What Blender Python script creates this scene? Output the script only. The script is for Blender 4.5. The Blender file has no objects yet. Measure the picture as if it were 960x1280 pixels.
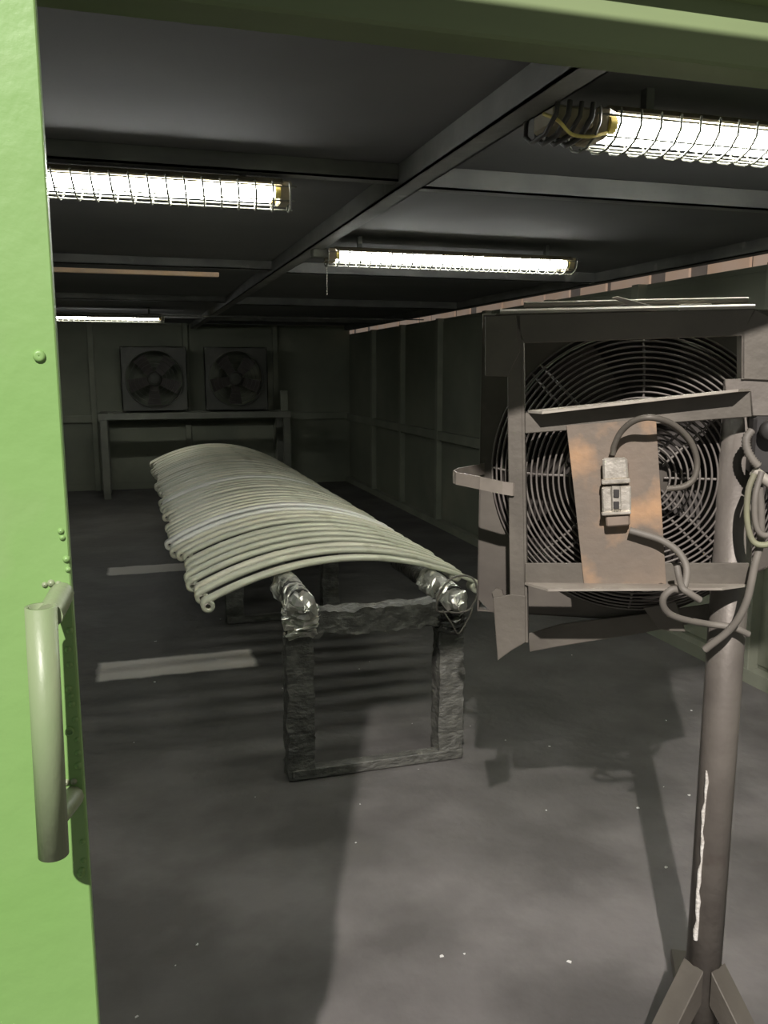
import bpy, bmesh, math, random
from mathutils import Vector, Matrix

random.seed(7)
sc = bpy.context.scene
C = sc.collection
PI = math.pi

# ---------------------------------------------------------------- camera
CAM_F = 1056.0                      # focal length in pixels of the 960x1280 frame
CAM_POS = Vector((0.0, 0.0, 1.57))
PITCH, YAW = math.radians(9.462), math.radians(16.642)
FW = Vector((math.sin(YAW)*math.cos(PITCH), math.cos(YAW)*math.cos(PITCH), -math.sin(PITCH)))
RT = Vector((math.cos(YAW), -math.sin(YAW), 0.0))
UP = RT.cross(FW)
cam = bpy.data.objects.new('camera', bpy.data.cameras.new('camera'))
C.objects.link(cam)
cam.data.sensor_fit = 'VERTICAL'
cam.data.sensor_height = 24.0
cam.data.lens = 24.0*CAM_F/1280.0
cam.data.clip_start = 0.02
cam.matrix_world = Matrix((
    (RT.x, UP.x, -FW.x, CAM_POS.x), (RT.y, UP.y, -FW.y, CAM_POS.y), (RT.z, UP.z, -FW.z, CAM_POS.z), (0, 0, 0, 1)))
sc.camera = cam

# ---------------------------------------------------------------- world and hall light
world = bpy.data.worlds.new('hall_ambient')
sc.world = world
world.use_nodes = True
world.node_tree.nodes['Background'].inputs[0].default_value = (0.93, 0.97, 1.0, 1)
world.node_tree.nodes['Background'].inputs[1].default_value = 0.16
hall = bpy.data.lights.new('hall_lamp_light', 'POINT')
hall.energy = 2700
hall.color = (1.0, 0.93, 0.89)
hall.shadow_soft_size = 0.045
ho = bpy.data.objects.new('hall_lamp_light', hall)
ho.location = (-1.5, -3.5, 5.2)     # high-bay lamp of the workshop behind the photographer
C.objects.link(ho)
vs = sc.view_settings
vs.view_transform = 'Standard'
vs.look = 'None'
vs.exposure = 0.18
vs.gamma = 1.0
vs.use_curve_mapping = False
TUBE_STRENGTH = 45.0

# ---------------------------------------------------------------- materials
def mat(name, col, col2=None, rough=0.7, metal=0.0, scale=6.0, detail=6.0, bump=0.0, bscale=None, lo=0.35, hi=0.65,
        col3=None, scale3=2.0, lo3=0.55, hi3=0.7, stretch=(1, 1, 1), spec=0.4):
    m = bpy.data.materials.new(name)
    m.use_nodes = True
    nt = m.node_tree
    N, L = nt.nodes, nt.links
    b = N['Principled BSDF']
    b.inputs['Roughness'].default_value = rough
    b.inputs['Metallic'].default_value = metal
    b.inputs['Specular IOR Level'].default_value = spec
    b.inputs['Base Color'].default_value = (*col, 1)
    tc = N.new('ShaderNodeTexCoord')
    mp = N.new('ShaderNodeMapping')
    mp.inputs['Scale'].default_value = stretch
    L.new(tc.outputs['Object'], mp.inputs['Vector'])

    def nz(s, d):
        n = N.new('ShaderNodeTexNoise')
        n.inputs['Scale'].default_value = s
        n.inputs['Detail'].default_value = d
        L.new(mp.outputs['Vector'], n.inputs['Vector'])
        return n

    def ramp(n, a, c):
        r = N.new('ShaderNodeMapRange')
        r.inputs['From Min'].default_value = a
        r.inputs['From Max'].default_value = c
        L.new(n.outputs['Fac'], r.inputs['Value'])
        return r
    out = None
    if col2 is not None:
        mx = N.new('ShaderNodeMix')
        mx.data_type = 'RGBA'
        mx.inputs['A'].default_value = (*col, 1)
        mx.inputs['B'].default_value = (*col2, 1)
        L.new(ramp(nz(scale, detail), lo, hi).outputs['Result'], mx.inputs['Factor'])
        out = mx.outputs['Result']
    if col3 is not None:
        mx = N.new('ShaderNodeMix')
        mx.data_type = 'RGBA'
        if out is not None:
            L.new(out, mx.inputs['A'])
        else:
            mx.inputs['A'].default_value = (*col, 1)
        mx.inputs['B'].default_value = (*col3, 1)
        L.new(ramp(nz(scale3, 5), lo3, hi3).outputs['Result'], mx.inputs['Factor'])
        out = mx.outputs['Result']
    if out is not None:
        L.new(out, b.inputs['Base Color'])
    if bump:
        bp = N.new('ShaderNodeBump')
        bp.inputs['Strength'].default_value = bump
        bp.inputs['Distance'].default_value = 0.01
        L.new(nz(bscale or scale*4, 6).outputs['Fac'], bp.inputs['Height'])
        L.new(bp.outputs['Normal'], b.inputs['Normal'])
    return m

def emit(name, col, s):
    m = bpy.data.materials.new(name)
    m.use_nodes = True
    b = m.node_tree.nodes['Principled BSDF']
    b.inputs['Base Color'].default_value = (*col, 1)
    b.inputs['Emission Color'].default_value = (*col, 1)
    b.inputs['Emission Strength'].default_value = s
    return m

M = {}
M['green'] = mat('green_paint', (0.142, 0.280, 0.075), (0.172, 0.295, 0.10), 0.42, scale=3, bump=0.12, bscale=30,
                 col3=(0.215, 0.285, 0.14), scale3=4.0, lo3=0.55, hi3=0.75)
M['handle'] = mat('worn_green_grey', (0.155, 0.225, 0.105), (0.225, 0.245, 0.165), 0.4, scale=9, bump=0.1, bscale=60, stretch=(1, 1, 0.4))
M['lintel'] = mat('dusty_green', (0.20, 0.265, 0.125), (0.155, 0.20, 0.10), 0.5, scale=2, stretch=(0.5, 3, 3))
M['booth'] = mat('booth_dark', (0.14, 0.15, 0.113), (0.185, 0.195, 0.145), 0.75, scale=1.4, bump=0.1, bscale=25,
                 col3=(0.25, 0.25, 0.19), scale3=0.9, lo3=0.58, hi3=0.78)
M['stud'] = mat('booth_stud', (0.17, 0.18, 0.138), (0.22, 0.23, 0.175), 0.7, scale=3)
M['roof'] = mat('soot_ceiling', (0.115, 0.115, 0.118), (0.15, 0.149, 0.15), 0.9, scale=1.2, bump=0.05, bscale=12)
M['beam'] = mat('soot_beam', (0.12, 0.12, 0.115), (0.18, 0.18, 0.168), 0.6, scale=5, bump=0.1, bscale=40,
                col3=(0.3, 0.3, 0.27), scale3=6, lo3=0.64, hi3=0.72)
M['coat'] = mat('overspray_crust', (0.058, 0.058, 0.051), (0.11, 0.11, 0.096), 0.5, scale=22, bump=0.9, bscale=50, stretch=(0.8, 0.8, 1.5))
M['foil'] = mat('crumpled_foil', (0.88, 0.87, 0.80), (0.42, 0.42, 0.38), 0.3, metal=0.8, scale=14, bump=0.25, bscale=30)
M['foil_dark'] = mat('blackened_foil', (0.030, 0.030, 0.028), (0.10, 0.10, 0.09), 0.3, metal=0.6, scale=16, bump=0.9, bscale=35)
M['pipe'] = mat('primer_pipe', (0.62, 0.61, 0.48), (0.72, 0.70, 0.56), 0.38, scale=5, col3=(0.46, 0.44, 0.32), scale3=11, lo3=0.6, hi3=0.72)
M['pipe_b'] = mat('primer_pipe_b', (0.53, 0.54, 0.42), (0.62, 0.62, 0.49), 0.38, scale=5, col3=(0.42, 0.42, 0.31), scale3=9, lo3=0.6, hi3=0.72)
M['pipe_w'] = mat('bare_pipe', (0.86, 0.86, 0.80), (0.8, 0.79, 0.72), 0.3, scale=5)
M['bore'] = mat('pipe_bore', (0.03, 0.03, 0.028), (0.05, 0.05, 0.045), 0.8)
M['rusty'] = mat('sooty_steel', (0.108, 0.097, 0.081), (0.145, 0.131, 0.109), 0.55, scale=7, bump=0.12, bscale=60,
                 col3=(0.20, 0.18, 0.148), scale3=4, lo3=0.6, hi3=0.78, metal=0.25)
M['pole'] = mat('bare_sooty_pole', (0.185, 0.167, 0.145), (0.135, 0.12, 0.105), 0.5, scale=9, bump=0.1, bscale=70, metal=0.25,
                col3=(0.10, 0.075, 0.065), scale3=7, lo3=0.6, hi3=0.72)
M['wire'] = mat('guard_wire', (0.19, 0.175, 0.155), (0.12, 0.105, 0.095), 0.5, scale=12, metal=0.2)
M['shroud'] = mat('fan_shroud', (0.085, 0.075, 0.064), (0.12, 0.108, 0.09), 0.6, scale=6, metal=0.2, bump=0.1,
                  col3=(0.19, 0.16, 0.13), scale3=5, lo3=0.6, hi3=0.75)
M['blade'] = mat('fan_blade', (0.035, 0.030, 0.026), (0.055, 0.047, 0.041), 0.7, scale=8)
M['rust'] = mat('rust_plate', (0.155, 0.132, 0.108), (0.21, 0.165, 0.125), 0.65, scale=7, bump=0.15, bscale=60,
                col3=(0.42, 0.26, 0.145), scale3=9, lo3=0.52, hi3=0.74, metal=0.1)
M['edge'] = mat('pale_edge_steel', (0.42, 0.39, 0.33), (0.30, 0.27, 0.23), 0.45, scale=12, metal=0.3)
M['strap'] = mat('worn_strap', (0.26, 0.23, 0.195), (0.18, 0.16, 0.135), 0.45, scale=14, metal=0.3)
M['zinc'] = mat('socket_zinc', (0.78, 0.73, 0.64), (0.45, 0.42, 0.36), 0.3, metal=0.6, scale=30, bump=0.25, bscale=90)
M['sock_dark'] = mat('socket_body', (0.16, 0.125, 0.10), (0.24, 0.19, 0.15), 0.45, scale=16)
M['cable'] = mat('dusty_cable', (0.19, 0.174, 0.148), (0.14, 0.128, 0.11), 0.6, scale=14)
M['cable_green'] = mat('dusty_green_cable', (0.25, 0.26, 0.16), (0.19, 0.18, 0.13), 0.6, scale=14)
M['black'] = mat('dull_black', (0.028, 0.026, 0.025), (0.045, 0.042, 0.04), 0.5, scale=10)
M['weld'] = mat('weld_bead', (0.75, 0.73, 0.68), (0.55, 0.52, 0.47), 0.5, scale=40, bump=0.5, bscale=150)
M['lamp_body'] = mat('lamp_housing', (0.30, 0.26, 0.17), (0.20, 0.17, 0.12), 0.5, scale=12)
M['lamp_cap'] = mat('lamp_end_cap', (0.62, 0.52, 0.16), (0.45, 0.36, 0.12), 0.5, scale=20)
M['cage'] = mat('cage_wire', (0.16, 0.16, 0.13), (0.10, 0.10, 0.085), 0.45, scale=20, metal=0.3)
M['tube'] = emit('lamp_tube', (0.99, 1.0, 0.95), TUBE_STRENGTH)
M['strip'] = mat('tan_gap_strip', (0.85, 0.58, 0.34), (0.72, 0.55, 0.42), 0.7, scale=3, stretch=(2, 1, 1))  # glow of the lit hall put into the tan colour
M['hall_panel'] = mat('tan_cladding', (0.85, 0.60, 0.42), (0.88, 0.68, 0.54), 0.7, scale=2)
M['hall_steel'] = mat('hall_steel', (0.20, 0.17, 0.15), (0.28, 0.24, 0.2), 0.7, scale=3)
M['soot'] = mat('sooty_fan_plate', (0.055, 0.057, 0.047), (0.08, 0.08, 0.066), 0.6, scale=3, col3=(0.2, 0.2, 0.16), scale3=2.5, lo3=0.6, hi3=0.75)
M['trestle'] = mat('sooty_trestle', (0.10, 0.104, 0.084), (0.14, 0.143, 0.115), 0.6, scale=5)
M['speck'] = mat('white_speck', (0.75, 0.75, 0.72), (0.6, 0.6, 0.58), 0.5)

def floor_material():
    m = mat('stained_concrete', (0.082, 0.077, 0.073), (0.15, 0.141, 0.136), 0.72, scale=2.4, detail=12, bump=0.55, bscale=13, lo=0.4, hi=0.62,
            col3=(0.058, 0.055, 0.05), scale3=0.9, lo3=0.48, hi3=0.72)
    nt = m.node_tree
    N, L = nt.nodes, nt.links
    b = N['Principled BSDF']
    prev = b.inputs['Base Color'].links[0].from_socket
    tc = N.new('ShaderNodeTexCoord')
    sep = N.new('ShaderNodeSeparateXYZ')
    nzz = N.new('ShaderNodeTexNoise')
    nzz.inputs['Scale'].default_value = 9
    nzz.inputs['Detail'].default_value = 5
    L.new(tc.outputs['Object'], nzz.inputs['Vector'])
    sub = N.new('ShaderNodeVectorMath'); sub.operation = 'MULTIPLY_ADD'
    sub.inputs[1].default_value = (0.05, 0.05, 0.0)
    L.new(nzz.outputs['Color'], sub.inputs[0])
    L.new(tc.outputs['Object'], sub.inputs[2])
    L.new(sub.outputs[0], sep.inputs[0])

    def math_(op, a, c=None):
        n = N.new('ShaderNodeMath'); n.operation = op
        for i, v in enumerate((a, c)):
            if v is None:
                continue
            if isinstance(v, (int, float)):
                n.inputs[i].default_value = v
            else:
                L.new(v, n.inputs[i])
        return n.outputs[0]

    def box(x0, x1, y0, y1, soft=0.03):
        fs = None
        for o, a, c in ((sep.outputs['X'], x0, x1), (sep.outputs['Y'], y0, y1)):
            for v, s in ((a, 1), (c, -1)):
                d = math_('MULTIPLY', math_('SUBTRACT', o, v), s/soft)
                d = math_('MINIMUM', math_('MAXIMUM', math_('ADD', d, 0.5), 0), 1)
                fs = d if fs is None else math_('MULTIPLY', fs, d)
        return fs
    # two pale strips across the concrete
    k = math_('MAXIMUM', box(-0.20, 0.62, 4.40, 4.69), box(-0.20, 0.55, 6.78, 7.06))
    mx = N.new('ShaderNodeMix'); mx.data_type = 'RGBA'
    L.new(k, mx.inputs['Factor'])
    L.new(prev, mx.inputs['A'])
    mx.inputs['B'].default_value = (0.52, 0.50, 0.46, 1)
    # floor colour blends darker towards the middle of the booth
    dark_mid = math_('MULTIPLY', box(-1.7, 3.0, 2.9, 11.8, 1.6), 0.55)
    mx2 = N.new('ShaderNodeMix'); mx2.data_type = 'RGBA'
    L.new(dark_mid, mx2.inputs['Factor'])
    L.new(prev, mx2.inputs['A'])
    mx2.inputs['B'].default_value = (0.05, 0.052, 0.045, 1)
    L.new(mx2.outputs['Result'], mx.inputs['A'])
    L.new(mx.outputs['Result'], b.inputs['Base Color'])
    return m
M['floor'] = floor_material()

# ---------------------------------------------------------------- mesh helpers
class MB:
    def __init__(s):
        s.v, s.f, s.sm = [], [], []

    def add(s, vs_, fs_, smooth=False):
        o = len(s.v)
        s.v += [tuple(v) for v in vs_]
        s.f += [tuple(i+o for i in f) for f in fs_]
        s.sm += [smooth]*len(fs_)
        return s

    def hexa(s, p):                    # eight corners: 0-3 one face loop, 4-7 the opposite one
        return s.add(p, [(3, 2, 1, 0), (4, 5, 6, 7), (0, 1, 5, 4), (1, 2, 6, 5), (2, 3, 7, 6), (3, 0, 4, 7)])

    def box(s, a, b):
        (x0, y0, z0), (x1, y1, z1) = a, b
        return s.hexa([(x0, y0, z0), (x1, y0, z0), (x1, y1, z0), (x0, y1, z0), (x0, y0, z1), (x1, y0, z1), (x1, y1, z1), (x0, y1, z1)])

    def prism(s, poly, off):           # polygon of 3D points swept by the vector off
        n = len(poly)
        off = Vector(off)
        p = [Vector(q) for q in poly]
        s.add(p + [q+off for q in p], [tuple(range(n-1, -1, -1)), tuple(range(n, 2*n))] +
              [(i, (i+1) % n, (i+1) % n+n, i+n) for i in range(n)])
        return s

    def tube(s, pts, r, n=8, caps=True, closed=False, smooth=True):
        pts = [Vector(p) for p in pts]
        m = len(pts)
        rr = r if isinstance(r, (list, tuple)) else [r]*m
        tang = []
        for i in range(m):
            if closed:
                t = pts[(i+1) % m]-pts[i-1]
            else:
                t = pts[min(i+1, m-1)]-pts[max(i-1, 0)]
            tang.append(t.normalized())
        a = tang[0].cross(Vector((0, 0, 1)))
        if a.length < 0.1:
            a = tang[0].cross(Vector((0, 1, 0)))
        a.normalize()
        vs_ = []
        for i in range(m):
            a = (a-tang[i]*a.dot(tang[i])).normalized()
            b = tang[i].cross(a)
            for k in range(n):
                t = 2*PI*k/n
                vs_.append(pts[i]+(a*math.cos(t)+b*math.sin(t))*rr[i])
        fs_ = []
        for i in range(m if closed else m-1):
            j = (i+1) % m
            for k in range(n):
                l = (k+1) % n
                fs_.append((i*n+k, i*n+l, j*n+l, j*n+k))
        s.add(vs_, fs_, smooth)
        if caps and not closed:
            s.add([vs_[k] for k in range(n)], [tuple(range(n-1, -1, -1))])
            s.add([vs_[(m-1)*n+k] for k in range(n)], [tuple(range(n))])
        return s

    def lathe(s, prof, c, axis, n=32, smooth=True):   # prof: (radius, along) pairs round an axis through c
        axis = Vector(axis).normalized()
        a = axis.orthogonal().normalized()
        b = axis.cross(a)
        c = Vector(c)
        vs_ = []
        for (r, h) in prof:
            for k in range(n):
                t = 2*PI*k/n
                vs_.append(c+axis*h+(a*math.cos(t)+b*math.sin(t))*r)
        fs_ = [(i*n+k, i*n+(k+1) % n, (i+1)*n+(k+1) % n, (i+1)*n+k) for i in range(len(prof)-1) for k in range(n)]
        return s.add(vs_, fs_, smooth)

    def mesh(s, name, m, bevel=0):
        me = bpy.data.meshes.new(name)
        me.from_pydata(s.v, [], s.f)
        me.polygons.foreach_set('use_smooth', s.sm)
        bm = bmesh.new()
        bm.from_mesh(me)
        bmesh.ops.recalc_face_normals(bm, faces=bm.faces)
        if bevel:
            es = [e for e in bm.edges if len(e.link_faces) == 2 and e.calc_face_angle(0) > 0.6]
            bmesh.ops.bevel(bm, geom=es, offset=bevel, segments=1, affect='EDGES', clamp_overlap=True)
        bm.to_mesh(me)
        bm.free()
        me.materials.append(m)
        return me

    def build(s, name, m, parent=None, bevel=0):
        o = bpy.data.objects.new(name, s.mesh(name, m, bevel))
        C.objects.link(o)
        o.parent = parent
        return o

def tag(o, label=None, cat=None, group=None, kind=None):
    for k, v in (('label', label), ('category', cat), ('group', group), ('kind', kind)):
        if v:
            o[k] = v
    return o

def facet(o, amp, seed):              # sharp folds of crumpled foil
    rnd = random.Random(seed)
    for v in o.data.vertices:
        v.co += Vector((rnd.uniform(-1, 1), rnd.uniform(-1, 1), rnd.uniform(-1, 1)))*amp
    o.data.polygons.foreach_set('use_smooth', [False]*len(o.data.polygons))
    return o

def thing(name, loc, label, cat, group=None, rz=0.0, kind=None):
    o = bpy.data.objects.new(name, None)
    C.objects.link(o)
    o.location = loc
    o.rotation_euler = (0, 0, rz)
    o.empty_display_size = 0.1
    return tag(o, label, cat, group, kind)

def inst(name, me, parent, loc=(0, 0, 0), rot=(0, 0, 0)):
    o = bpy.data.objects.new(name, me)
    C.objects.link(o)
    o.parent = parent
    o.location = loc
    o.rotation_euler = rot
    return o

def smooth_path(pts, k=6):             # Catmull-Rom through the points
    p = [Vector(q) for q in pts]
    p = [p[0]*2-p[1]] + p + [p[-1]*2-p[-2]]
    out = []
    for i in range(1, len(p)-2):
        for j in range(k):
            t = j/k
            a, b, c, d = p[i-1], p[i], p[i+1], p[i+2]
            out.append(0.5*((2*b)+(c-a)*t+(2*a-5*b+4*c-d)*t*t+(3*b-a-3*c+d)*t**3))
    out.append(p[-2])
    return out

_LAT = {}
def lattice(k):
    v = _LAT.get(k)
    if v is None:
        r = random.Random(k[0]*73856093 ^ k[1]*19349663 ^ k[2]*83492791)
        v = _LAT[k] = Vector((r.uniform(-1, 1), r.uniform(-1, 1), r.uniform(-1, 1)))
    return v
def vnoise(q):                         # repeatable vector noise on a lattice
    i, j, k = math.floor(q.x), math.floor(q.y), math.floor(q.z)
    u, v, w = (t*t*(3-2*t) for t in (q.x-i, q.y-j, q.z-k))
    def row(b, c): return lattice((i, b, c)).lerp(lattice((i+1, b, c)), u)
    return row(j, k).lerp(row(j+1, k), v).lerp(row(j, k+1).lerp(row(j+1, k+1), v), w)
def crumple(o, amp, freq, seed=0.0, keep=None):   # dents a mesh with real noise displacement
    for v in o.data.vertices:
        q = Vector(v.co)*freq+Vector((seed, seed*1.7, -seed))
        v.co += vnoise(q)*amp+vnoise(q*2.7)*amp*0.5
        if keep and v.co.z > keep[1]:     # stays under whatever rests on it
            d = math.hypot(v.co.x-keep[0], v.co.z-keep[1])
            if d > keep[2]:
                v.co.x = keep[0]+(v.co.x-keep[0])*keep[2]/d
                v.co.z = keep[1]+(v.co.z-keep[1])*keep[2]/d
    return o

# ---------------------------------------------------------------- the setting
XL, XR, YF, YB, ZC = -1.65, 3.02, 1.08, 11.8, 2.20
tag(MB().box((-7, -7, -0.12), (9, 14, 0.0)).build('floor', M['floor']), 'dark grey concrete floor stained with paint dust', 'floor', kind='structure')

# ceiling sheets and beams
ceil = tag(MB().box((XL-0.05, YF, ZC+0.012), (XR+0.0, YB+0.1, ZC+0.06)).build('ceiling', M['roof']),
           'soot black sheet ceiling of the booth with steel beams', 'ceiling', kind='structure')
xs_ = [XL, 0.86, XR-0.02]
yb_ = [1.15, 2.62, 5.05, 7.5, 9.95, 11.8]
for i in range(2):
    for j in range(5):
        MB().box((xs_[i]+0.004, yb_[j]+0.004, ZC), (xs_[i+1]-0.004, yb_[j+1]-0.004, ZC+0.012)).build('ceiling_sheet', M['roof'], ceil)

def channel_x(x0, x1, y, z0, z1, w=0.05, t=0.006):
    m = MB()
    m.box((x0, y, z0), (x1, y+t, z1))
    m.box((x0, y, z0), (x1, y+w, z0+t))
    return m
for y in yb_[1:-1]:
    channel_x(0.90, XR-0.06, y, 2.135, ZC).build('beam', M['beam'], ceil)
    channel_x(XL, 0.83, y, 2.15, ZC).build('beam', M['beam'], ceil)
for x, z in ((0.83, 2.13), (XR-0.075, 2.135), (XL, 2.135)):
    m = MB()
    m.box((x, 1.15, z), (x+0.07, YB, z+0.006)); m.box((x, 1.15, z), (x+0.006, YB, ZC)); m.box((x+0.064, 1.15, z), (x+0.07, YB, ZC))
    m.build('long_beam', M['beam'], ceil)
# brace plates between beams
MB().prism([(2.3, 2.55, 2.15), (2.36, 2.55, 2.15), (2.95, 1.6, 2.15), (2.89, 1.6, 2.15)], (0, 0, 0.04)).build('brace', M['beam'], ceil)

def panel_wall(name, label, along, n0, n1, fixed, breaks, rail_z, top, face, tops=None):
    # wall sheet with proud studs, a rail and separate upper and lower panels; along = 'x' or 'y'
    def P(u, d, z):
        return (u, fixed+face*d, z) if along == 'x' else (fixed+face*d, u, z)

    def bx(u0, u1, d0, d1, z0, z1):
        a, b = P(u0, d0, z0), P(u1, d1, z1)
        return MB().box([min(a[i], b[i]) for i in range(3)], [max(a[i], b[i]) for i in range(3)])
    w = bx(n0, n1, -0.05, 0.0, 0, top).build(name, M['booth'])
    tag(w, label, 'wall', kind='structure')
    bk = [n0]+breaks+[n1]
    for i in range(len(bk)-1):
        a, b = bk[i]+0.03, bk[i+1]-0.03
        bx(a, b, 0.0, 0.008, 0.09, rail_z-0.04).build('wall_panel', M['booth'], w, 0.003)
        bx(a, b, 0.0, 0.008, rail_z+0.04, top-0.03).build('wall_panel', M['booth'], w, 0.003)
        bx(a, b, 0.0, 0.06, rail_z-0.045, rail_z+0.045).build('wall_rail', M['stud'], w, 0.003)
    for u in bk[1:-1]:
        bx(u-0.035, u+0.035, 0.0, 0.065, 0.0, top).build('wall_stud', M['stud'], w, 0.003)
    return w, bx
wr, bxr = panel_wall('wall_right', 'dark green panelled right wall of the booth with proud studs', 'y', 1.15, YB, XR,
                     [2.25, 3.45, 4.6, 5.75, 6.9, 8.06, 9.27, 10.46], 0.93, 2.085, -1)
tag(bxr(1.15, YB-0.02, 0.0, 0.07, 0, 0.07).build('baseboard_right', M['stud']), 'low dark curb along the foot of the right wall', 'baseboard', kind='structure')
wb, bxb = panel_wall('wall_back', 'sooty panelled back wall of the booth', 'x', XL, XR, YB, [-0.45, 0.75, 1.95], 0.95, ZC, -1)
wl, bxl = panel_wall('wall_left', 'dark panelled left wall hidden behind the green door', 'y', 1.15, YB, XL,
                     [2.4, 3.6, 4.8, 6.0, 7.2, 8.4, 9.6, 10.8], 0.95, ZC, 1)
tag(MB().box((1.56, YF, 0), (XR+0.05, YF+0.07, 1.99)).build('wall_front', M['lintel']), 'green front wall beside the doorway', 'wall', kind='structure')

# lintel: a box section with an angle on its face
lin = tag(MB().box((-3.0, YF, 1.992), (XR+0.05, 1.15, 2.27)).build('trim_1', M['lintel'], bevel=0.004),
          'dusty green steel lintel over the doorway', 'lintel', kind='structure')
MB().box((-3.0, YF-0.03, 2.075), (XR+0.05, YF, 2.081)).build('flange', M['lintel'], lin)
MB().box((-3.0, YF-0.012, 2.16), (XR+0.05, YF, 2.27)).build('face_plate', M['lintel'], lin)
MB().prism([(0.80, YF, 2.081), (0.90, YF, 2.081), (0.85, YF, 2.14)], (0, -0.025, 0)).build('gusset', M['lintel'], lin)

# green door leaf standing open, its free edge near the camera
DX, DY = -0.0455, 0.62
door = tag(MB().box((-1.9, DY, 0.02), (DX, DY+0.004, 2.25)).build('door_1', M['green'], bevel=0.001),
           'bright green steel door leaf with a pipe handle', 'door', kind='structure')
m = MB(); m.box((DX-0.05, DY+0.004, 0.02), (DX-0.001, DY+0.032, 2.25)); m.build('edge_tube', M['green'], door, 0.002)
def dp(px, py, off=0.0):               # measured point on the door's face, off metres in front of it
    r = FW+RT*((px-480)/CAM_F)-UP*((py-640)/CAM_F)
    return CAM_POS+r*((DY-off)/r.y)
h0, h1 = dp(51, 758, 0.05), dp(67, 1068, 0.05)
def ring_pipe(m, a, b, ro, ri, n=20):
    ax = (b-a)
    L_ = ax.length
    m.lathe([(ri, 0.02), (ri, 0), (ro, 0), (ro, L_), (ri, L_), (ri, L_-0.02)], a, ax, n)
hm = MB()
ring_pipe(hm, h1, h0, 0.0100, 0.0078, 24)
hd = hm.build('handle', M['handle'], door)
MB().lathe([(0.0001, 0.0), (0.0079, 0.0)], h0-(h0-h1).normalized()*0.015, h0-h1, 20).build('pipe_bore', M['bore'], hd)
MB().lathe([(0.0001, 0.0), (0.0079, 0.0)], h1+(h0-h1).normalized()*0.015, h0-h1, 20).build('pipe_bore', M['bore'], hd)
MB().tube([dp(62, 770, 0.046), dp(72, 752, 0.02), dp(77, 742, 0.0)], 0.0085, 12).build('standoff', M['handle'], hd)
MB().tube([dp(72, 1025, 0.046), dp(84, 1008, 0.02), dp(90, 996, 0.0)], [0.006, 0.007, 0.0085], 12).build('standoff', M['handle'], hd)
bead_me = {}
def bead(px, py, r, name='weld_bead', m=M['green']):
    return MB().lathe([(r, 0), (r*.8, r*.5), (r*.3, r*.8), (0.0003, r*.85)], dp(px, py), (0, -1, 0), 8).build(name, m, door)
for (px, py, r) in ((56, 731, .0022), (64, 729, .0028), (73, 730, .0024), (84, 737, .002), (83, 978, .0026), (92, 977, .0026), (96, 990, .002)):
    bead(px, py, r, 'weld_bead', M['handle'])
for (px, py) in ((76, 664), (78, 672), (83, 699), (85, 712), (87, 788), (85, 812), (87, 831), (86, 861), (89, 870), (90, 880), (94, 899), (97, 925), (98, 941), (98, 957), (103, 1052), (104, 1076), (102, 1088), (101, 1092)):
    bead(px, py, random.uniform(0.0021, 0.0031))
MB().lathe([(0.0033, 0), (0.0033, .002), (0.0021, .002), (0.0021, .0006), (0.0003, .0006)], dp(87, 914), (0, -1, 0), 12).build('bolt', M['green'], door)
MB().lathe([(0.0042, 0), (0.0039, .0018), (0.0024, .0024), (0.0003, .002)], dp(49, 445), (0, -1, 0), 12).build('bolt', M['green'], door)

# unseen bar added above the view so its shadow crosses the fan top
shade_bar = tag(MB().box((-2.2, 0.60, 2.22), (2.4, 0.67, 2.32)).build('header_shade', M['lintel'], bevel=0.003), 'unseen green track the door leaf hangs from', 'bar', kind='structure')
for x in (-1.8, 0.2, 2.2):
    MB().box((x, 0.66, 2.24), (x+0.06, YF+0.01, 2.29)).build('shade_bracket', M['lintel'], shade_bar)

# hall wall seen through the slot above the right wall
hw = tag(MB().box((5.6, -2, 0), (5.7, 30, 6)).build('wall_hall', M['hall_steel']), 'tan clad hall wall seen through the slot over the right wall', 'wall', kind='structure')
y = -1.9
while y < 29:
    w = random.choice((0.9, 1.3, 0.7))
    MB().box((5.57, y, 2.2), (5.6, y+w-random.choice((0.05, 0.12, 0.3)), 5.9)).build('cladding_panel', M['hall_panel'], hw)
    y += w

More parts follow.
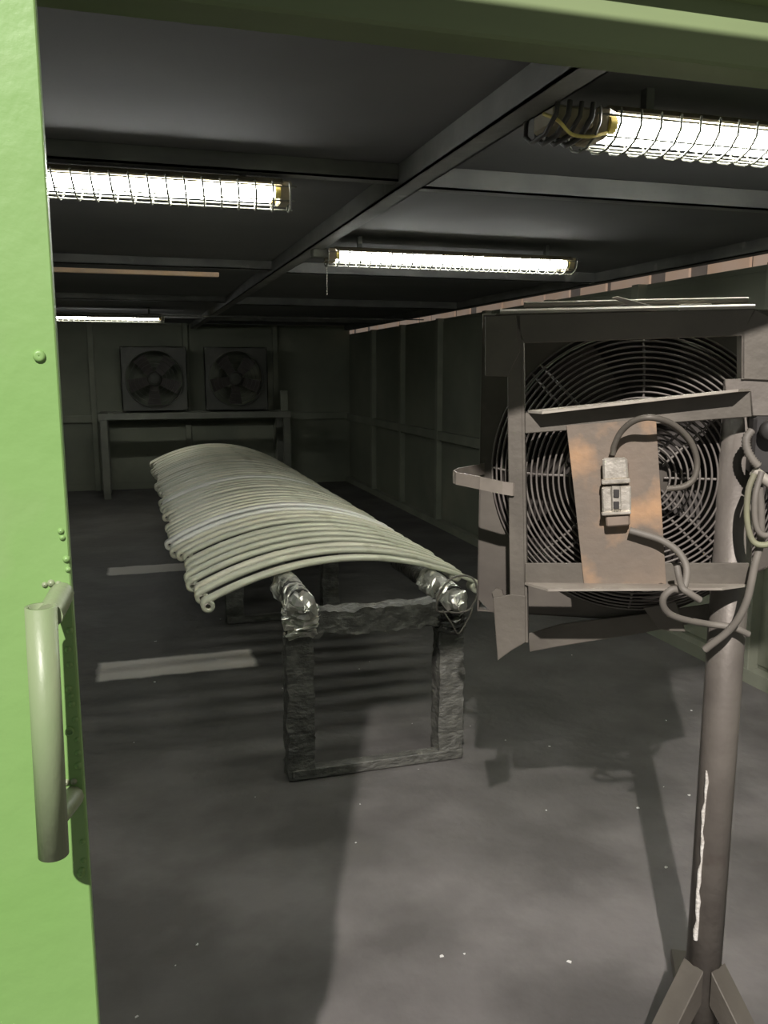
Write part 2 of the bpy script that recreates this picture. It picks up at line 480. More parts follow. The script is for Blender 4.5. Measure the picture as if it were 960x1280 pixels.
# ---------------------------------------------------------------- caged tube lamps
def lamp(x0, x1, y, z, label, tubes=2, first=True, chain=False, hood=0.0, straps=False):
    L_ = x1-x0
    t = thing('caged_lamp', (x0, y, z), label, 'lamp', 'caged tube lamps under the ceiling')
    b = MB()
    b.prism([(0.03, -0.055, 0.030), (0.03, -0.085, 0.012-hood), (0.03, -0.09, 0.016-hood), (0.03, -0.055, 0.036), (0.03, 0.055, 0.036), (0.03, 0.085, 0.016),
             (0.03, 0.085, 0.012), (0.03, 0.055, 0.030)], (L_-0.06, 0, 0))
    b.build('reflector', M['lamp_body'], t)
    for yy in (-0.040, 0.038)[:tubes]:
        g = MB().tube([(0.05, yy, 0), (L_-0.05, yy, 0)], 0.018, 12).build('tube', M['tube'], t)
        for xx in (0.035, L_-0.05):
            MB().tube([(xx, yy, 0), (xx+0.016, yy, 0)], 0.0195, 12).build('tube_cap', M['lamp_cap'], g)
    for xx in (0.0, L_-0.035):
        MB().prism([(xx, -0.06, 0.03), (xx, -0.04, -0.03), (xx, 0.04, -0.03), (xx, 0.06, 0.03)], (0.035, 0, 0)).build('end_box', M['lamp_body'], t, 0.004)
    # cage: long wires and U hoops
    for a in (-0.075, -0.045, 0.0, 0.045, 0.075):
        zz = -0.045+0.055*(abs(a)/0.075)**2
        MB().tube([(-0.01, a, zz), (L_+0.01, a, zz)], 0.0026, 5).build('cage_wire', M['cage'], t)
    hoop = MB().tube([(0, -0.095, 0.02), (0.004, -0.088, -0.01), (0.008, -0.06, -0.034), (0.012, -0.02, -0.046), (0.016, 0.02, -0.046),
                      (0.02, 0.06, -0.034), (0.024, 0.088, -0.01), (0.028, 0.095, 0.02)], 0.0031, 5).mesh('cage_hoop', M['cage'])
    n = int(L_/0.05)
    for i in range(n+1):
        inst('cage_hoop', hoop, t, (i*L_/n-0.014, 0, 0))
    for xx in (0.15, L_-0.15):
        MB().box((xx, -0.012, 0.036), (xx+0.02, 0.012, ZC-z)).build('hanger', M['beam'], t)
    if straps:                         # dark wrapped straps and bare wiring on the near end
        for k in range(4):
            xx = -0.02-0.028*k
            MB().tube([(xx, -0.075, 0.03), (xx-0.006, -0.08, 0.0), (xx-0.01, -0.04, -0.03), (xx-0.012, 0.02, -0.035), (xx-0.004, 0.07, -0.01), (xx, 0.075, 0.03)],
                      0.0065-0.001*(k % 2), 6).build('strap', M['black'], t)
        MB().box((-0.10, -0.05, -0.012), (0.0, 0.05, 0.03)).build('ballast_box', M['lamp_body'], t, 0.006)
        MB().tube(smooth_path([(0.03, -0.05, -0.02), (-0.02, -0.065, -0.035), (-0.06, -0.055, -0.03), (-0.10, -0.07, -0.01), (-0.12, -0.04, 0.01)]), 0.004, 6).build('loose_wire', M['lamp_cap'], t)
    else:
        MB().box((-0.07, -0.03, -0.01), (0.0, 0.03, 0.03)).build('ballast_box', M['cage'], t, 0.004)
    if chain:
        for k in range(11):
            MB().tube([(0.0, 0, -0.05-k*0.012), (0.0, 0, -0.058-k*0.012)], 0.0025, 5).build('chain_link', M['edge'], t)
    return t
lamp(-0.78, 0.50, 2.70, 2.105, 'bright caged tube lamp next to the green door, nearest on the left', straps=False)
lamp(0.92, 2.20, 4.02, 2.105, 'caged tube lamp over the bench with a short pull chain at its left end', chain=True)
lamp(1.0, 2.25, 1.79, 2.105, 'large bright caged tube lamp at upper right with strapped yellow end', straps=True)
lamp(-0.85, 0.37, 9.0, 2.10, 'far thin looking caged tube lamp deep in the booth near back wall', hood=0.022)

tag(MB().box((-0.9, 5.0, 2.098), (0.52, 5.04, 2.122)).build('gap_strip', M['strip'], bevel=0.003), 'tan batten fixed across the ceiling left of the bench', 'strip')  # solid strip in place of a gap showing the lit hall
tag(MB().tube(smooth_path([(-1.5, 8.3, 2.085), (0.2, 8.3, 2.082), (1.6, 8.3, 2.08), (2.9, 8.3, 2.085)]), 0.006, 6).build('ceiling_conduit', M['beam']),
    'thin conduit running across the ceiling deep in the booth', 'conduit')

# ---------------------------------------------------------------- bench with wrapped rails
BY0, BY1 = 3.03, 8.9
RXL, RXR, RZL, RZR = 0.575, 1.19, 0.722, 0.690
bench = thing('paint_bench', (0.88, BY0, 0), 'long dark bench with foil wrapped rails under the arched pipes', 'bench')
def bl(x, y, z):
    return (x-0.88, y-BY0, z)
def slab(x0, x1, y0, y1, z0, z1, nx=4, ny=4, nz=14):
    bm = bmesh.new()
    bmesh.ops.create_cube(bm, size=1.0)
    me = MB()
    # gridded box so that the crust can be displaced
    def face(o, u, v, nu, nv):
        o, u, v = Vector(o), Vector(u), Vector(v)
        vs_ = [o+u*(i/nu)+v*(j/nv) for j in range(nv+1) for i in range(nu+1)]
        me.add(vs_, [(j*(nu+1)+i, j*(nu+1)+i+1, (j+1)*(nu+1)+i+1, (j+1)*(nu+1)+i) for j in range(nv) for i in range(nu)], True)
    bm.free()
    X, Y, Z = Vector((x1-x0, 0, 0)), Vector((0, y1-y0, 0)), Vector((0, 0, z1-z0))
    o = Vector((x0, y0, z0))
    face(o, X, Z, nx, nz); face(o+Y, X, Z, nx, nz); face(o, Y, Z, ny, nz); face(o+X, Y, Z, ny, nz); face(o, X, Y, nx, ny); face(o+Z, X, Y, nx, ny)
    return me
def leg(x, y, w=0.105, top=0.75, sd=0.0):
    a, b = bl(x-w/2, y, 0.0), bl(x+w/2, y+0.09, top)
    o = slab(a[0], b[0], a[1], b[1], 0.004, top, 8, 7, 50).build('leg', M['coat'], bench)
    return crumple(o, 0.006, 26, sd)
for i, y in enumerate((BY0, 5.18, 7.3)):
    leg(RXL, y, sd=i*3.1, top=RZL-0.03)
    leg(RXR, y, sd=i*3.1+1.7, top=RZR-0.03)
    a = slab(RXL-0.88+0.04, RXR-0.88-0.04, y-BY0+0.0, y-BY0+0.085, 0.575, 0.67, 60, 8, 9).build('cross_bar', M['coat'], bench)
    crumple(a, 0.011, 20, i*2.3)
    f_ = MB().box(bl(RXL-0.04, y-0.005, 0.004), bl(RXR+0.05, y+0.045, 0.045)).build('foot_bar', M['coat'], bench, 0.003)
for x, z, s_ in ((RXL, RZL, 0.0), (RXR, RZR, 5.0)):
    n = 150
    o = MB().tube([bl(x, BY0-0.01+(BY1-BY0)*i/n, z) for i in range(n+1)], 0.047, 14).build('rail', M['foil_dark'], bench)
    crumple(o, 0.008, 18, s_, (x-0.88, z, 0.047))
    # bright foil sleeve over the near end, folded down the leg top
    o = MB().tube([bl(x, BY0+0.30-0.37*i/40, z+0.001-0.02*(i/40)**3) for i in range(41)], [0.052+0.006*math.sin(i*.9) for i in range(37)]+[0.050, 0.036, 0.016, 0.002], 18).build('foil_sleeve', M['foil'], bench)
    facet(o, 0.006, 11+int(s_))
    crumple(o, 0.016, 16, s_+2, (x-0.88, z, 0.050))
    o = MB().tube([bl(x, BY0+0.015, z-0.02-0.12*i/24) for i in range(25)], [0.064+0.006*math.sin(i*1.3+s_) for i in range(24)]+[0.058], 18).build('foil_wrap', M['foil'] if s_ == 0 else M['foil_dark'], bench)
    facet(o, 0.006, 21+int(s_))
    crumple(o, 0.014, 17, s_+4)
# loose wire tied round the right end
MB().tube(smooth_path([bl(1.17, 2.99, 0.64), bl(1.10, 2.965, 0.66), bl(1.115, 2.96, 0.74), bl(1.17, 2.955, 0.79), bl(1.24, 2.955, 0.78), bl(1.262, 2.955, 0.72),
                       bl(1.235, 2.955, 0.66), bl(1.19, 2.955, 0.645), bl(1.15, 2.955, 0.65)]), 0.004, 6).build('tie_wire', M['cable'], bench)
MB().tube(smooth_path([bl(1.12, 2.955, 0.66), bl(1.16, 2.955, 0.60), bl(1.19, 2.96, 0.56), bl(1.235, 2.96, 0.63), bl(1.25, 2.97, 0.66)]), 0.003, 6).build('tie_wire', M['cable'], bench)

# ---------------------------------------------------------------- arched pipes across the bench
ORD = ['first', 'second', 'third', 'fourth', 'fifth', 'sixth', 'seventh', 'eighth', 'ninth', 'tenth', 'eleventh', 'twelfth', 'thirteenth', 'fourteenth',
       'fifteenth', 'sixteenth', 'seventeenth', 'eighteenth', 'nineteenth', 'twentieth', 'twenty-first', 'twenty-second', 'twenty-third', 'twenty-fourth',
       'twenty-fifth', 'twenty-sixth', 'twenty-seventh', 'twenty-eighth', 'twenty-ninth', 'thirtieth', 'thirty-first', 'thirty-second', 'thirty-third',
       'thirty-fourth', 'thirty-fifth', 'thirty-sixth', 'thirty-seventh', 'thirty-eighth', 'thirty-ninth', 'fortieth', 'forty-first', 'forty-second',
       'forty-third', 'forty-fourth', 'forty-fifth', 'forty-sixth', 'forty-seventh', 'forty-eighth', 'forty-ninth', 'fiftieth']
NP = 46
SEC = ((-1, -0.45), (-1, 0.45), (-0.87, 1), (0.87, 1), (1, 0.45), (1, -0.45), (0.87, -1), (-0.87, -1))
def spring(i, y, xl, xr, dz, skew, white, w):
    # one arched leaf with a rolled eye at each end
    xm, k, T, RE = 0.82, 0.42, 0.018, 0.0275
    prof = []                          # centre line in the x-z plane and its normal
    def arc(x): return 0.812-k*(x-xm)**2+dz
    def eye(x, sgn):
        sl_ = -2*k*(x-xm)
        t = Vector((1, 0, sl_)).normalized()*sgn            # outward tangent
        nrm = Vector((-t.z, 0, t.x)) if t.x > 0 else Vector((t.z, 0, -t.x))
        c = Vector((x, 0, arc(x)))-nrm*(RE-T/2)
        return c, t, nrm
    pts = []
    cL, tL, nL = eye(xl, -1)
    cR, tR, nR = eye(xr, 1)
    m_ = 14
    for j in range(m_, 0, -1):
        a = math.radians(318)*j/m_
        n_ = nL*math.cos(a)+tL*math.sin(a)
        pts.append((cL+n_*(RE-T/2), n_))
    N_ = 22
    for j in range(N_+1):
        x = xl+(xr-xl)*j/N_
        pts.append((Vector((x, 0, arc(x))), Vector((2*k*(x-xm), 0, 1)).normalized()))
    for j in range(1, m_+1):
        a = math.radians(318)*j/m_
        n_ = nR*math.cos(a)+tR*math.sin(a)
        pts.append((cR+n_*(RE-T/2), n_))
    o0 = Vector((xl, 0, arc(xl)))
    vs_, fs_ = [], []
    for p, n_ in pts:
        q = p-o0
        off = Vector((0, skew*(p.x-xm), 0))
        for (dy, dn) in SEC:
            vs_.append(q+off+n_*(dn*T/2)+Vector((0, dy*w/2, 0)))
    for j in range(len(pts)-1):
        for e in range(8):
            f = (e+1) % 8
            fs_.append((j*8+e, j*8+f, j*8+8+f, j*8+8+e))
    fs_ += [tuple(range(8)), tuple(len(vs_)-1-e for e in range(8))]
    root = MB().add(vs_, fs_, True).build('leaf_spring', M['pipe_w'] if white else random.choice((M['pipe'], M['pipe'], M['pipe_b'])))
    root.location = (xl, y, o0.z)
    place = 'nearest to the camera' if i == 0 else ('farthest from the camera' if i == NP-1 else ORD[i]+' from the near end')
    tag(root, ('bare whitish' if white else 'pale olive')+' arched leaf spring lying across the bench, '+place, 'leaf spring', 'arched leaf springs laid across the bench')
    for c in (cL, cR):                 # steel bush pressed into the eye
        o = c-o0+Vector((0, skew*(c.x-xm)-w/2-0.0005, 0))
        MB().lathe([(0.0105, 0.004), (0.0105, 0.0), (0.0132, 0.0), (0.0132, w), (0.0105, w), (0.0105, 0.004)], o, (0, 1, 0), 16).build('bush', M['zinc'], root)
    return root
ys = []
y = 0.0
for i in range(NP):
    ys.append(y)
    y += random.choice((0.8, 0.9, 1.0, 1.0, 1.15, 1.25))
Y0, Y1 = 3.30, 9.0
ys = [Y0+(Y1-Y0)*q/ys[-1] for q in ys]
for i, y in enumerate(ys):
    t = y-Y0
    white = i in (10, 11, 22)
    spring(i, y, 0.256-0.009*t-(0.055*max(0, 1-(t-1)/4.5) if i > 8 else 0.004*i)+random.uniform(-.028, .028)-(0.02 if white else 0), 1.385+0.02*t+random.uniform(-.025, .025), random.uniform(0, .003), random.uniform(-.012, .012), white, 0.062)

# ---------------------------------------------------------------- steel bench and wall fans at the back
sb = thing('steel_trestle', (0.80, 10.9, 0), 'dark steel trestle under the two wall fans at the back', 'trestle')
def sl(x, y, z): return (x-0.80, y-10.9, z)
MB().box(sl(-0.38, 10.87, 0.98), sl(2.0, 11.0, 1.06)).build('top_beam', M['trestle'], sb, 0.005)
MB().box(sl(-0.38, 11.45, 0.98), sl(2.0, 11.55, 1.06)).build('top_beam', M['trestle'], sb, 0.005)
for x in (-0.36, 1.90):
    for yy in (10.88, 11.46):
        MB().box(sl(x, yy, 0), sl(x+0.09, yy+0.08, 0.98)).build('leg', M['trestle'], sb, 0.005)
    MB().box(sl(x, 11.0, 0.985), sl(x+0.09, 11.45, 1.055)).build('side_bar', M['trestle'], sb, 0.005)
def wall_fan(cx, label):
    t = thing('wall_fan', (cx, 11.3, 1.06), label, 'fan', 'wall fans on the back trestle')
    S, R_ = 0.41, 0.355
    m = MB()
    n = 48
    # square plate with a round hole
    out, inn = [], []
    for k in range(n):
        a = 2*PI*(k+0.5)/n
        c_, s_ = math.cos(a), math.sin(a)
        q = S/max(abs(c_), abs(s_))
        out.append((c_*q, 0, s_*q+S)); inn.append((c_*R_, 0, s_*R_+S))
    m.add(out+inn, [(k, (k+1) % n, (k+1) % n+n, k+n) for k in range(n)])
    for (a, b) in (((-S, 0, 0), (S, 0.06, 0.012)), ((-S, 0, 2*S-0.012), (S, 0.06, 2*S)), ((-S, 0, 0), (-S+0.012, 0.06, 2*S)), ((S-0.012, 0, 0), (S, 0.06, 2*S))):
        m.box(a, b)
    m.build('mount_plate', M['soot'], t)
    MB().lathe([(R_, -0.02), (R_+0.012, -0.02), (R_+0.012, 0.0), (R_, 0.0), (R_, 0.16)], (0, 0, S), (0, 1, 0), 48).build('shroud_ring', M['soot'], t)
    MB().lathe([(0.0005, 0.02), (0.07, 0.02), (0.09, 0.05), (0.09, 0.15)], (0, 0, S), (0, 1, 0), 24).build('hub', M['soot'], t)
    bl_ = MB().prism([(0.05, 0.09, -0.05), (0.32, 0.06, -0.10), (0.33, 0.09, 0.07), (0.05, 0.11, 0.04)], (0, 0.006, 0)).mesh('blade', M['blade'])
    for k in range(5):
        inst('blade', bl_, t, (0, 0, S), (0, 2*PI*k/5+0.3, 0))
    for k in range(6):
        MB().tube([((0.05+0.05*k)*math.cos(2*PI*j/36), -0.025, S+(0.05+0.05*k)*math.sin(2*PI*j/36)) for j in range(36)], 0.003, 4, closed=True).build('guard_ring', M['soot'], t)
    return t
wall_fan(0.32, 'sooty square framed wall fan at the back, left of the two')
wall_fan(1.36, 'sooty square framed wall fan at the back, right of the two')
MB_ = MB().box((-0.045, -0.03, 0), (0.045, 0.03, 0.26))
sbx = tag(MB_.build('switch_box', M['stud'], bevel=0.006), 'narrow dark control box beside the right wall fan', 'box')
sbx.location = (1.93, 11.0, 1.06)

# ---------------------------------------------------------------- fan on a pole stand
PB = Vector((1.209, 1.468, 0))
BEAR = math.radians(29)
EX = Vector((math.cos(BEAR), -math.sin(BEAR), 0)); EY = Vector((math.sin(BEAR), math.cos(BEAR), 0))
fan = thing('pole_fan', PB, 'large sooty fan in an angle iron frame on a steel pole stand', 'fan', rz=-BEAR)
def at(px, py, d):                     # measured point of the photograph on the fan's own plane, d metres behind the pole axis
    r = FW+RT*((px-480)/CAM_F)-UP*((py-640)/CAM_F)
    t = (d-(CAM_POS-PB).dot(EY))/r.dot(EY)
    p = CAM_POS+r*t-PB
    return Vector((p.dot(EX), d, p.z))
YV = Vector((0, 1, 0))
def plate(pts, d, t, name, m, bevel=0.0015, parent=None):
    return MB().prism([at(x, y, d) for x, y in pts], YV*t).build(name, m, parent or fan, bevel)
F0 = -0.085                            # front of the frame
plate([(640, 393), (944, 386), (928, 420), (655, 429)], F0, 0.006, 'frame_rail', M['rusty'])
MB().prism([at(625, 392, F0), at(944, 385.5, F0), at(944, 383, F0+0.055), at(625, 389.5, F0+0.055)], (0, 0, 0.005)).build('frame_flange', M['edge'], fan)
plate([(633, 393), (651, 393), (657, 803), (638, 803)], F0, 0.006, 'frame_column', M['rusty'])
MB().prism([at(651, 425, F0), at(657, 803, F0), at(657, 803, F0)+YV*0.05, at(651, 425, F0)+YV*0.05], (0.005, 0, 0)).build('frame_flange', M['rusty'], fan)
plate([(927, 416), (944, 386), (968, 400), (968, 476), (927, 474)], F0, 0.006, 'frame_column', M['rusty'])
MB().prism([at(927, 416, F0), at(927, 474, F0), at(927, 474, F0)+YV*0.05, at(927, 416, F0)+YV*0.05], (0.005, 0, 0)).build('frame_flange', M['rusty'], fan)
plate([(606, 395), (645, 393), (650, 440), (634, 471), (606, 470)], F0-0.004, 0.006, 'gusset', M['rusty'])
plate([(616, 748), (640, 743), (657, 745), (657, 803), (640, 813), (622, 826)], F0-0.004, 0.006, 'gusset', M['rusty'])
# middle rail: angle with its flange towards the viewer
plate([(656, 516), (938, 489), (940, 521), (656, 542)], F0-0.006, 0.006, 'cross_rail', M['rusty'])
MB().prism([at(660, 516, F0-0.006), at(938, 489, F0-0.006), at(938, 489, F0-0.006)+Vector((-0.03, -0.045, 0)), at(660, 516, F0-0.006)+Vector((0.03, -0.045, 0))], (0, 0, 0.005)).build('rail_flange', M['edge'], fan)
# bottom rail
plate([(656, 704), (937, 704), (937, 733), (656, 731)], F0-0.006, 0.006, 'cross_rail', M['rusty'])
MB().prism([at(656, 731, F0-0.006), at(937, 733, F0-0.006), at(937, 733, F0-0.006)+Vector((-0.06, -0.045, 0)), at(656, 731, F0-0.006)+Vector((0.05, -0.045, 0))], (0, 0, 0.005)).build('rail_flange', M['edge'], fan)
# weld plate at the pole head
plate([(906, 474), (985, 472), (985, 520), (941, 520), (938, 490), (907, 492)], F0+0.006, 0.012, 'head_plate', M['pole'])
plate([(930, 470), (990, 470), (990, 545), (945, 545)], F0+0.02, 0.05, 'head_block', M['rusty'], 0.004)

# pole and its feet
zt = at(925, 476, 0).z
MB().lathe([(0.0005, 0.006), (0.0385, 0.006), (0.0385, zt), (0.034, zt), (0.034, zt-0.03), (0.0005, zt-0.03)], (0, 0, 0), (0, 0, 1), 32).build('pole', M['pole'], fan)
MB().tube([(0.012*math.sin(z*40)*0.12-0.0265+0.001*math.sin(z*130), -0.0305, z) for z in [0.30+0.024*k for k in range(18)]],
          [0.0034+0.0014*math.sin(k*2.1)+0.0016*(k < 7) for k in range(18)], 6).build('paint_run', M['weld'], fan)
def foot(ang, name='foot'):
    c_, s_ = math.cos(ang), math.sin(ang)
    q = Vector((-s_, c_, 0))
    d = Vector((c_, s_, 0))
    t = Vector((0, 0, 1))
    pr = [d*0.036+t*0.235, d*0.036+t*0.15, d*0.175+t*0.006, d*0.225+t*0.006]
    w = 0.027
    m = MB().prism([p-q*w for p in pr], q*(2*w))
    m.build('foot', M['rusty'], fan, 0.002)
    MB().prism([d*0.03-q*0.03+t*0.006, d*0.30-q*0.03+t*0.006, d*0.30+q*0.03+t*0.006, d*0.03+q*0.03+t*0.006], (0, 0, 0.03)).build('foot_bar', M['rusty'], fan, 0.002)
for a in (225, -42, 90):
    foot(math.radians(a))

# fan plate, drum, guard, blades, motor behind the frame
FC = at(795, 590, 0.10)
SC = (at(895, 590, 0.10)-FC).x/100.0   # metres per pixel on that plane
S, R_ = 0.355, 0.325
m = MB()
n = 64
out, inn = [], []
for k in range(n):
    a = 2*PI*(k+0.5)/n
    c_, s_ = math.cos(a), math.sin(a)
    q = 1/max(abs(c_), abs(s_))
    q *= S
    if s_-0.574*c_ < -0.05:             # lower right corner is cut away
        q = min(q, -0.3837/(s_-0.574*c_))
    out.append((FC.x+c_*q, 0.13, FC.z+s_*q)); inn.append((FC.x+c_*R_, 0.13, FC.z+s_*R_))
m.add(out+inn, [(k, (k+1) % n, (k+1) % n+n, k+n) for k in range(n)])
o = m.build('fan_plate', M['shroud'], fan)
for a, b in (((-S, 0, S-0.004), (S, 0.09, S)), ((-S, 0, -S), (0.05, 0.09, -S+0.004)), ((-S, 0, -S), (-S+0.004, 0.09, S)), ((S-0.004, 0, -0.18), (S, 0.09, S))):
    MB().box((FC.x+a[0], 0.13+a[1], FC.z+a[2]), (FC.x+b[0], 0.13+b[1], FC.z+b[2])).build('plate_lip', M['edge'] if a[2] > 0 else M['shroud'], o, 0.001)
MB().prism([(FC.x+0.05, 0.13, FC.z-S), (FC.x+S, 0.13, FC.z-0.18), (FC.x+S, 0.22, FC.z-0.18), (FC.x+0.05, 0.22, FC.z-S)], (0, 0, 0.004)).build('plate_lip', M['shroud'], o)
MB().lathe([(R_, 0.13), (R_-0.004, 0.15), (R_-0.01, 0.30), (R_-0.006, 0.30), (R_, 0.15)], (FC.x, 0, FC.z), (0, 1, 0), 64).build('drum', M['blade'], fan)
def gd(r):                             # the guard is a shallow dish
    return -0.005+0.125*max(0, (r-0.17)/0.155)**2.2
NR = 23
for k in range(NR):
    r = 0.062+0.2625*k/(NR-1)
    MB().tube([(FC.x+r*math.cos(2*PI*j/80), gd(r), FC.z+r*math.sin(2*PI*j/80)) for j in range(80)], 0.0024, 5, closed=True).build('guard_ring', M['wire'], fan)
for k in range(8):
    a = PI/4*k+PI/2+0.0
    for s_ in ((0,) if k % 2 == 0 else (-0.014, 0.014)):
        pts = []
        for j in range(9):
            r = 0.05+0.275*j/8
            pts.append((FC.x+r*math.cos(a)-s_*math.sin(a), gd(r)+0.005, FC.z+r*math.sin(a)+s_*math.cos(a)))
        MB().tube(pts, 0.003, 5).build('guard_spoke', M['wire'], fan)
MB().lathe([(0.0005, 0.008), (0.062, 0.008), (0.066, 0.014), (0.0005, 0.014)], (FC.x, 0, FC.z), (0, 1, 0), 32).build('guard_hub', M['shroud'], fan)
MB().lathe([(0.0005, 0.10), (0.06, 0.10), (0.075, 0.12), (0.075, 0.27), (0.0005, 0.27)], (FC.x, 0, FC.z), (0, 1, 0), 28).build('motor', M['blade'], fan)
bv = []
bm_ = MB()
nu, nv = 8, 5
for j in range(nv+1):
    for i in range(nu+1):
        r = 0.06+0.245*i/nu
        wd = 0.07+0.12*(i/nu)
        s_ = (j/nv-0.5)*wd
        a = s_/r*0.9+0.25*(i/nu)
        bv.append((r*math.cos(a), 0.18+s_*0.45+0.01*math.cos(j), r*math.sin(a)))
bf = [(j*(nu+1)+i, j*(nu+1)+i+1, (j+1)*(nu+1)+i+1, (j+1)*(nu+1)+i) for j in range(nv) for i in range(nu)]
bm_.add(bv+[(x, y+0.003, z) for x, y, z in bv], bf+[tuple(q+len(bv) for q in f[::-1]) for f in bf], True)
bme = bm_.mesh('blade', M['blade'])
for k in range(5):
    inst('blade', bme, fan, (FC.x, 0, FC.z), (0, 2*PI*k/5+0.55, 0))
for a in (0.5, 2.6, 4.7):
    MB().tube([(FC.x+0.07*math.cos(a), 0.26, FC.z+0.07*math.sin(a)), (FC.x+0.315*math.cos(a), 0.28, FC.z+0.315*math.sin(a))], 0.012, 8).build('motor_arm', M['blade'], fan)
for a in (0, 2, 3):
    cx, cz = FC.x+(0.305 if a % 2 else -0.305), FC.z+(0.305 if a//2 else -0.305)
    MB().lathe([(0.014, -0.012), (0.014, 0.0)], (cx, 0.13, cz), (0, 1, 0), 6, False).lathe([(0.0005, -0.012), (0.014, -0.012)], (cx, 0.13, cz), (0, 1, 0), 6, False).build('bolt', M['rusty'], fan)
MB().lathe([(0.0005, 0.292), (0.312, 0.292), (0.312, 0.298), (0.0005, 0.298)], (FC.x, 0, FC.z), (0, 1, 0), 48).build('shadow_disc', M['blade'], fan)  # dark disc added behind the blades to make the fan's shadow solid
# struts that carry the fan plate on the frame
for (x, y) in ((645, 410), (645, 790), (930, 405), (915, 722)):
    p = at(x, y, F0)
    MB().box((p.x-0.012, F0+0.006, p.z-0.012), (p.x+0.012, 0.13, p.z+0.012)).build('spacer', M['shroud'], fan)
# top rod and rag on the fan plate
MB().tube([at(655, 381, 0.10), at(800, 377.5, 0.10), at(935, 375, 0.10)], 0.006, 8).build('top_rod', M['edge'], fan)
plate([(850, 380), (890, 379), (890, 388), (850, 389)], 0.06, 0.03, 'top_block', M['edge'])
plate([(764, 372), (772, 370), (826, 385), (820, 389), (800, 388)], 0.02, 0.006, 'strap_tail', M['edge'])
plate([(740, 386), (790, 379), (825, 385), (824, 389), (740, 390)], 0.03, 0.01, 'strap_tail', M['rusty'])
# bottom skirt of the fan plate
plate([(660, 792), (700, 780), (800, 768), (905, 752), (905, 772), (800, 792), (700, 808), (662, 815)], 0.11, 0.004, 'skirt', M['rusty'])
plate([(804, 760), (845, 752), (857, 790), (835, 789), (822, 785)], 0.05, 0.004, 'skirt_tab', M['rusty'])
# strap handle bent out to the left
hs = [at(641, 612, F0-0.008), at(628, 610, F0-0.012), at(600, 604, F0-0.006), at(570, 598, F0+0.03), at(566, 596, F0+0.05), at(571, 593, F0+0.08), at(604, 586, 0.12)]
m = MB()
hv = []
for q in hs:
    hv += [q+Vector((0, 0, 0.0135)), q+Vector((0, 0, -0.0135))]
th = [Vector((0, 0.004, 0))]*7
m.add(hv+[v+Vector((0.003, 0.003, 0)) for v in hv], [(2*i, 2*i+1, 2*i+3, 2*i+2) for i in range(6)]+[(14+2*i, 14+2*i+2, 14+2*i+3, 14+2*i+1) for i in range(6)]
      + [(2*i, 2*i+2, 14+2*i+2, 14+2*i) for i in range(6)]+[(2*i+1, 14+2*i+1, 14+2*i+3, 2*i+3) for i in range(6)]+[(0, 14, 15, 1), (12, 13, 27, 26)])
m.build('strap_handle', M['strap'], fan)
# rust plate
rp = [(708, 532), (760, 528), (820, 523), (826, 620), (833, 731), (826, 729), (818, 732), (808, 730), (800, 733), (788, 730), (775, 733), (760, 731), (745, 733), (730, 731), (718, 620)]
plate(rp, F0-0.010, 0.003, 'rust_plate', M['rust'], 0.0006)
# switch socket
D0 = F0-0.010
sk = plate([(754, 578), (786, 577), (788, 657), (757, 659)], D0-0.022, 0.022, 'socket', M['sock_dark'], 0.003)
plate([(753, 573), (784, 572), (786, 599), (754, 601)], D0-0.038, 0.018, 'socket_lid', M['zinc'], 0.004, sk)
plate([(752, 600), (788, 598), (788, 604), (752, 606)], D0-0.044, 0.022, 'socket_hinge', M['zinc'], 0.002, sk)
plate([(752, 609), (789, 607), (789, 640), (753, 642)], D0-0.036, 0.014, 'socket_cover', M['zinc'], 0.003, sk)
plate([(764, 608), (776, 608), (777, 637), (765, 638)], D0-0.046, 0.012, 'switch_frame', M['zinc'], 0.002, sk)
plate([(767, 612), (774, 612), (774, 622), (767, 622)], D0-0.050, 0.006, 'switch_window', M['black'], 0.001, sk)
plate([(767, 627), (774, 627), (774, 636), (767, 636)], D0-0.050, 0.006, 'switch_window', M['black'], 0.001, sk)
plate([(752, 641), (789, 639), (789, 643), (752, 645)], D0-0.042, 0.018, 'socket_hinge', M['zinc'], 0.002, sk)
plate([(757, 645), (787, 643), (787, 657), (758, 659)], D0-0.034, 0.014, 'socket_base', M['sock_dark'], 0.003, sk)

# cables: things of their own
def cable(pts, r, label, m, ribbed=False, name='power_cable'):
    p = smooth_path([at(x, y, d) for x, y, d in pts], 7)
    o0 = p[0].copy()
    p = [q-o0 for q in p]
    rr = [r*(1.0 if (i % 2 or not ribbed) else 0.78) for i in range(len(p))]
    mb = MB().tube(p, rr, 8)
    o = mb.build(name, m)
    o.rotation_euler = (0, 0, -BEAR)
    o.location = PB+EX*o0.x+EY*o0.y+Vector((0, 0, o0.z))
    return tag(o, label, 'cable', 'cables on the pole fan')
K = D0-0.012
cable([(766, 568, K-0.014), (768, 556, K-0.02), (777, 539, K-0.03), (793, 526, K-0.045), (815, 522, K-0.055), (842, 531, K-0.03), (862, 550, K-0.01), (871, 575, K), (868, 597, K), (855, 608, K), (834, 611, K+0.006)],
      0.0062, 'dark cable arching from the top of the switch socket over the guard', M['rusty'])
cable([(787, 663, K-0.01), (805, 668, K-0.012), (826, 675, K-0.014), (846, 688, K-0.02), (857, 705, K-0.03), (858, 722, K-0.045), (853, 737, K-0.058), (840, 737, K-0.07), (829, 748, K-0.07), (832, 763, K-0.055), (850, 773, K-0.03),
       (885, 780, K+0.035), (915, 784, K+0.042), (936, 793, K+0.05)],
      0.0072, 'grey cable from the socket foot looping below the rail to the pole', M['cable'])
cable([(846, 708, K-0.045), (849, 722, K-0.058), (853, 735, K-0.08), (861, 741, K-0.082), (875, 750, K-0.072)], 0.0068, 'short cut cable end hanging over the lower frame rail', M['cable'])
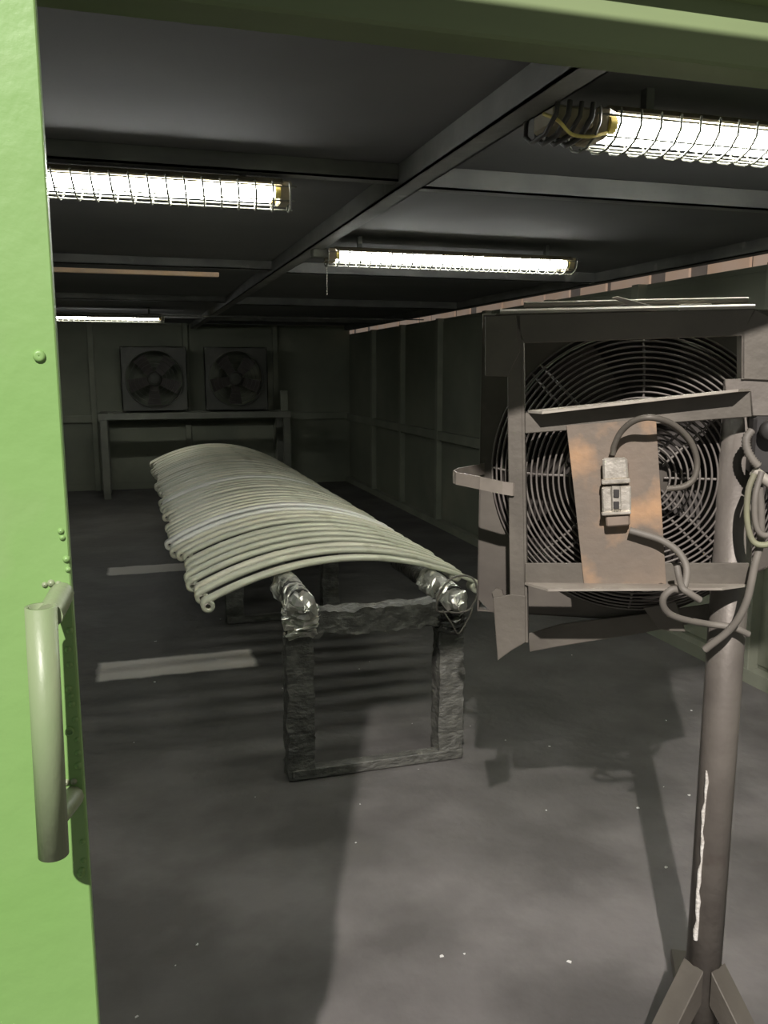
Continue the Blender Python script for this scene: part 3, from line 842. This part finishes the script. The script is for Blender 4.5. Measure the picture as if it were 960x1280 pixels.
cable([(949, 610, K-0.012), (951, 640, K-0.01), (950, 680, K-0.005), (943, 708, K-0.012), (933, 752, K-0.012), (914, 785, K+0.0), (881, 812, K+0.02)], 0.0078, 'long grey cable hanging down across the pole to a loose end', M['cable'])
cable([(943, 592, K-0.018), (935, 615, K-0.02), (934, 650, K-0.02), (941, 676, K-0.022), (957, 681, K-0.024), (975, 672, K-0.02)], 0.0062, 'dusty greenish cable loop beside the pole at the right edge', M['cable_green'])
cable([(952, 590, K-0.022), (944, 620, K-0.034), (944, 652, K-0.034), (952, 668, K-0.034), (966, 666, K-0.03), (985, 645, K-0.02)], 0.006, 'inner grey cable loop beside the pole at the right edge', M['cable'])
cable([(940, 538, K+0.006), (933, 548, K), (934, 562, K-0.004), (941, 575, K-0.006), (948, 583, K-0.006)], 0.009, 'ribbed conduit bent down from the pole head', M['cable'], True, 'ribbed_conduit')
p = at(958, 560, K)                    # control box welded beside the pole head
def cl(x, y, z): return Vector((p.x+x, K+y, p.z+z))
g = MB().box(cl(-0.022, 0.02, -0.055), cl(0.06, 0.075, 0.06)).build('control_box', M['black'], fan, 0.006)
MB().lathe([(0.0005, -0.02), (0.017, -0.02), (0.021, -0.012), (0.021, 0.0), (0.012, 0.022)], cl(0.005, 0, 0.035), (0, 1, 0), 20).build('knob', M['black'], g)
MB().lathe([(0.0005, -0.026), (0.005, -0.026), (0.006, -0.019)], cl(0.004, 0, 0.035), (0, 1, 0), 10).build('knob_screw', M['edge'], g)
MB().tube([cl(-0.02, 0.005, -0.045), cl(0.0, 0.005, -0.06), cl(0.02, 0.005, -0.075)], 0.011, 10).build('gland', M['edge'], g)

# ---------------------------------------------------------------- white specks strewn over the floor
m = MB()
for k in range(48):
    x, y = random.uniform(-0.1, 2.6), random.uniform(1.6, 5.5)
    s_ = random.choice((0.0015, 0.002, 0.003, 0.0045))
    a = random.uniform(0, 6.28)
    d = Vector((math.cos(a), math.sin(a), 0))*s_*random.uniform(0.8, 1.8)
    e_ = Vector((-math.sin(a), math.cos(a), 0))*s_
    p = Vector((x, y, 0.0005))
    m.prism([p-d-e_*.5, p+d-e_*.7, p+d*.8+e_, p-d*.6+e_*.8], (0, 0, s_*0.6))
tag(m.build('floor_debris', M['speck']), 'tiny white paint flakes strewn over the concrete floor', 'debris', kind='stuff')
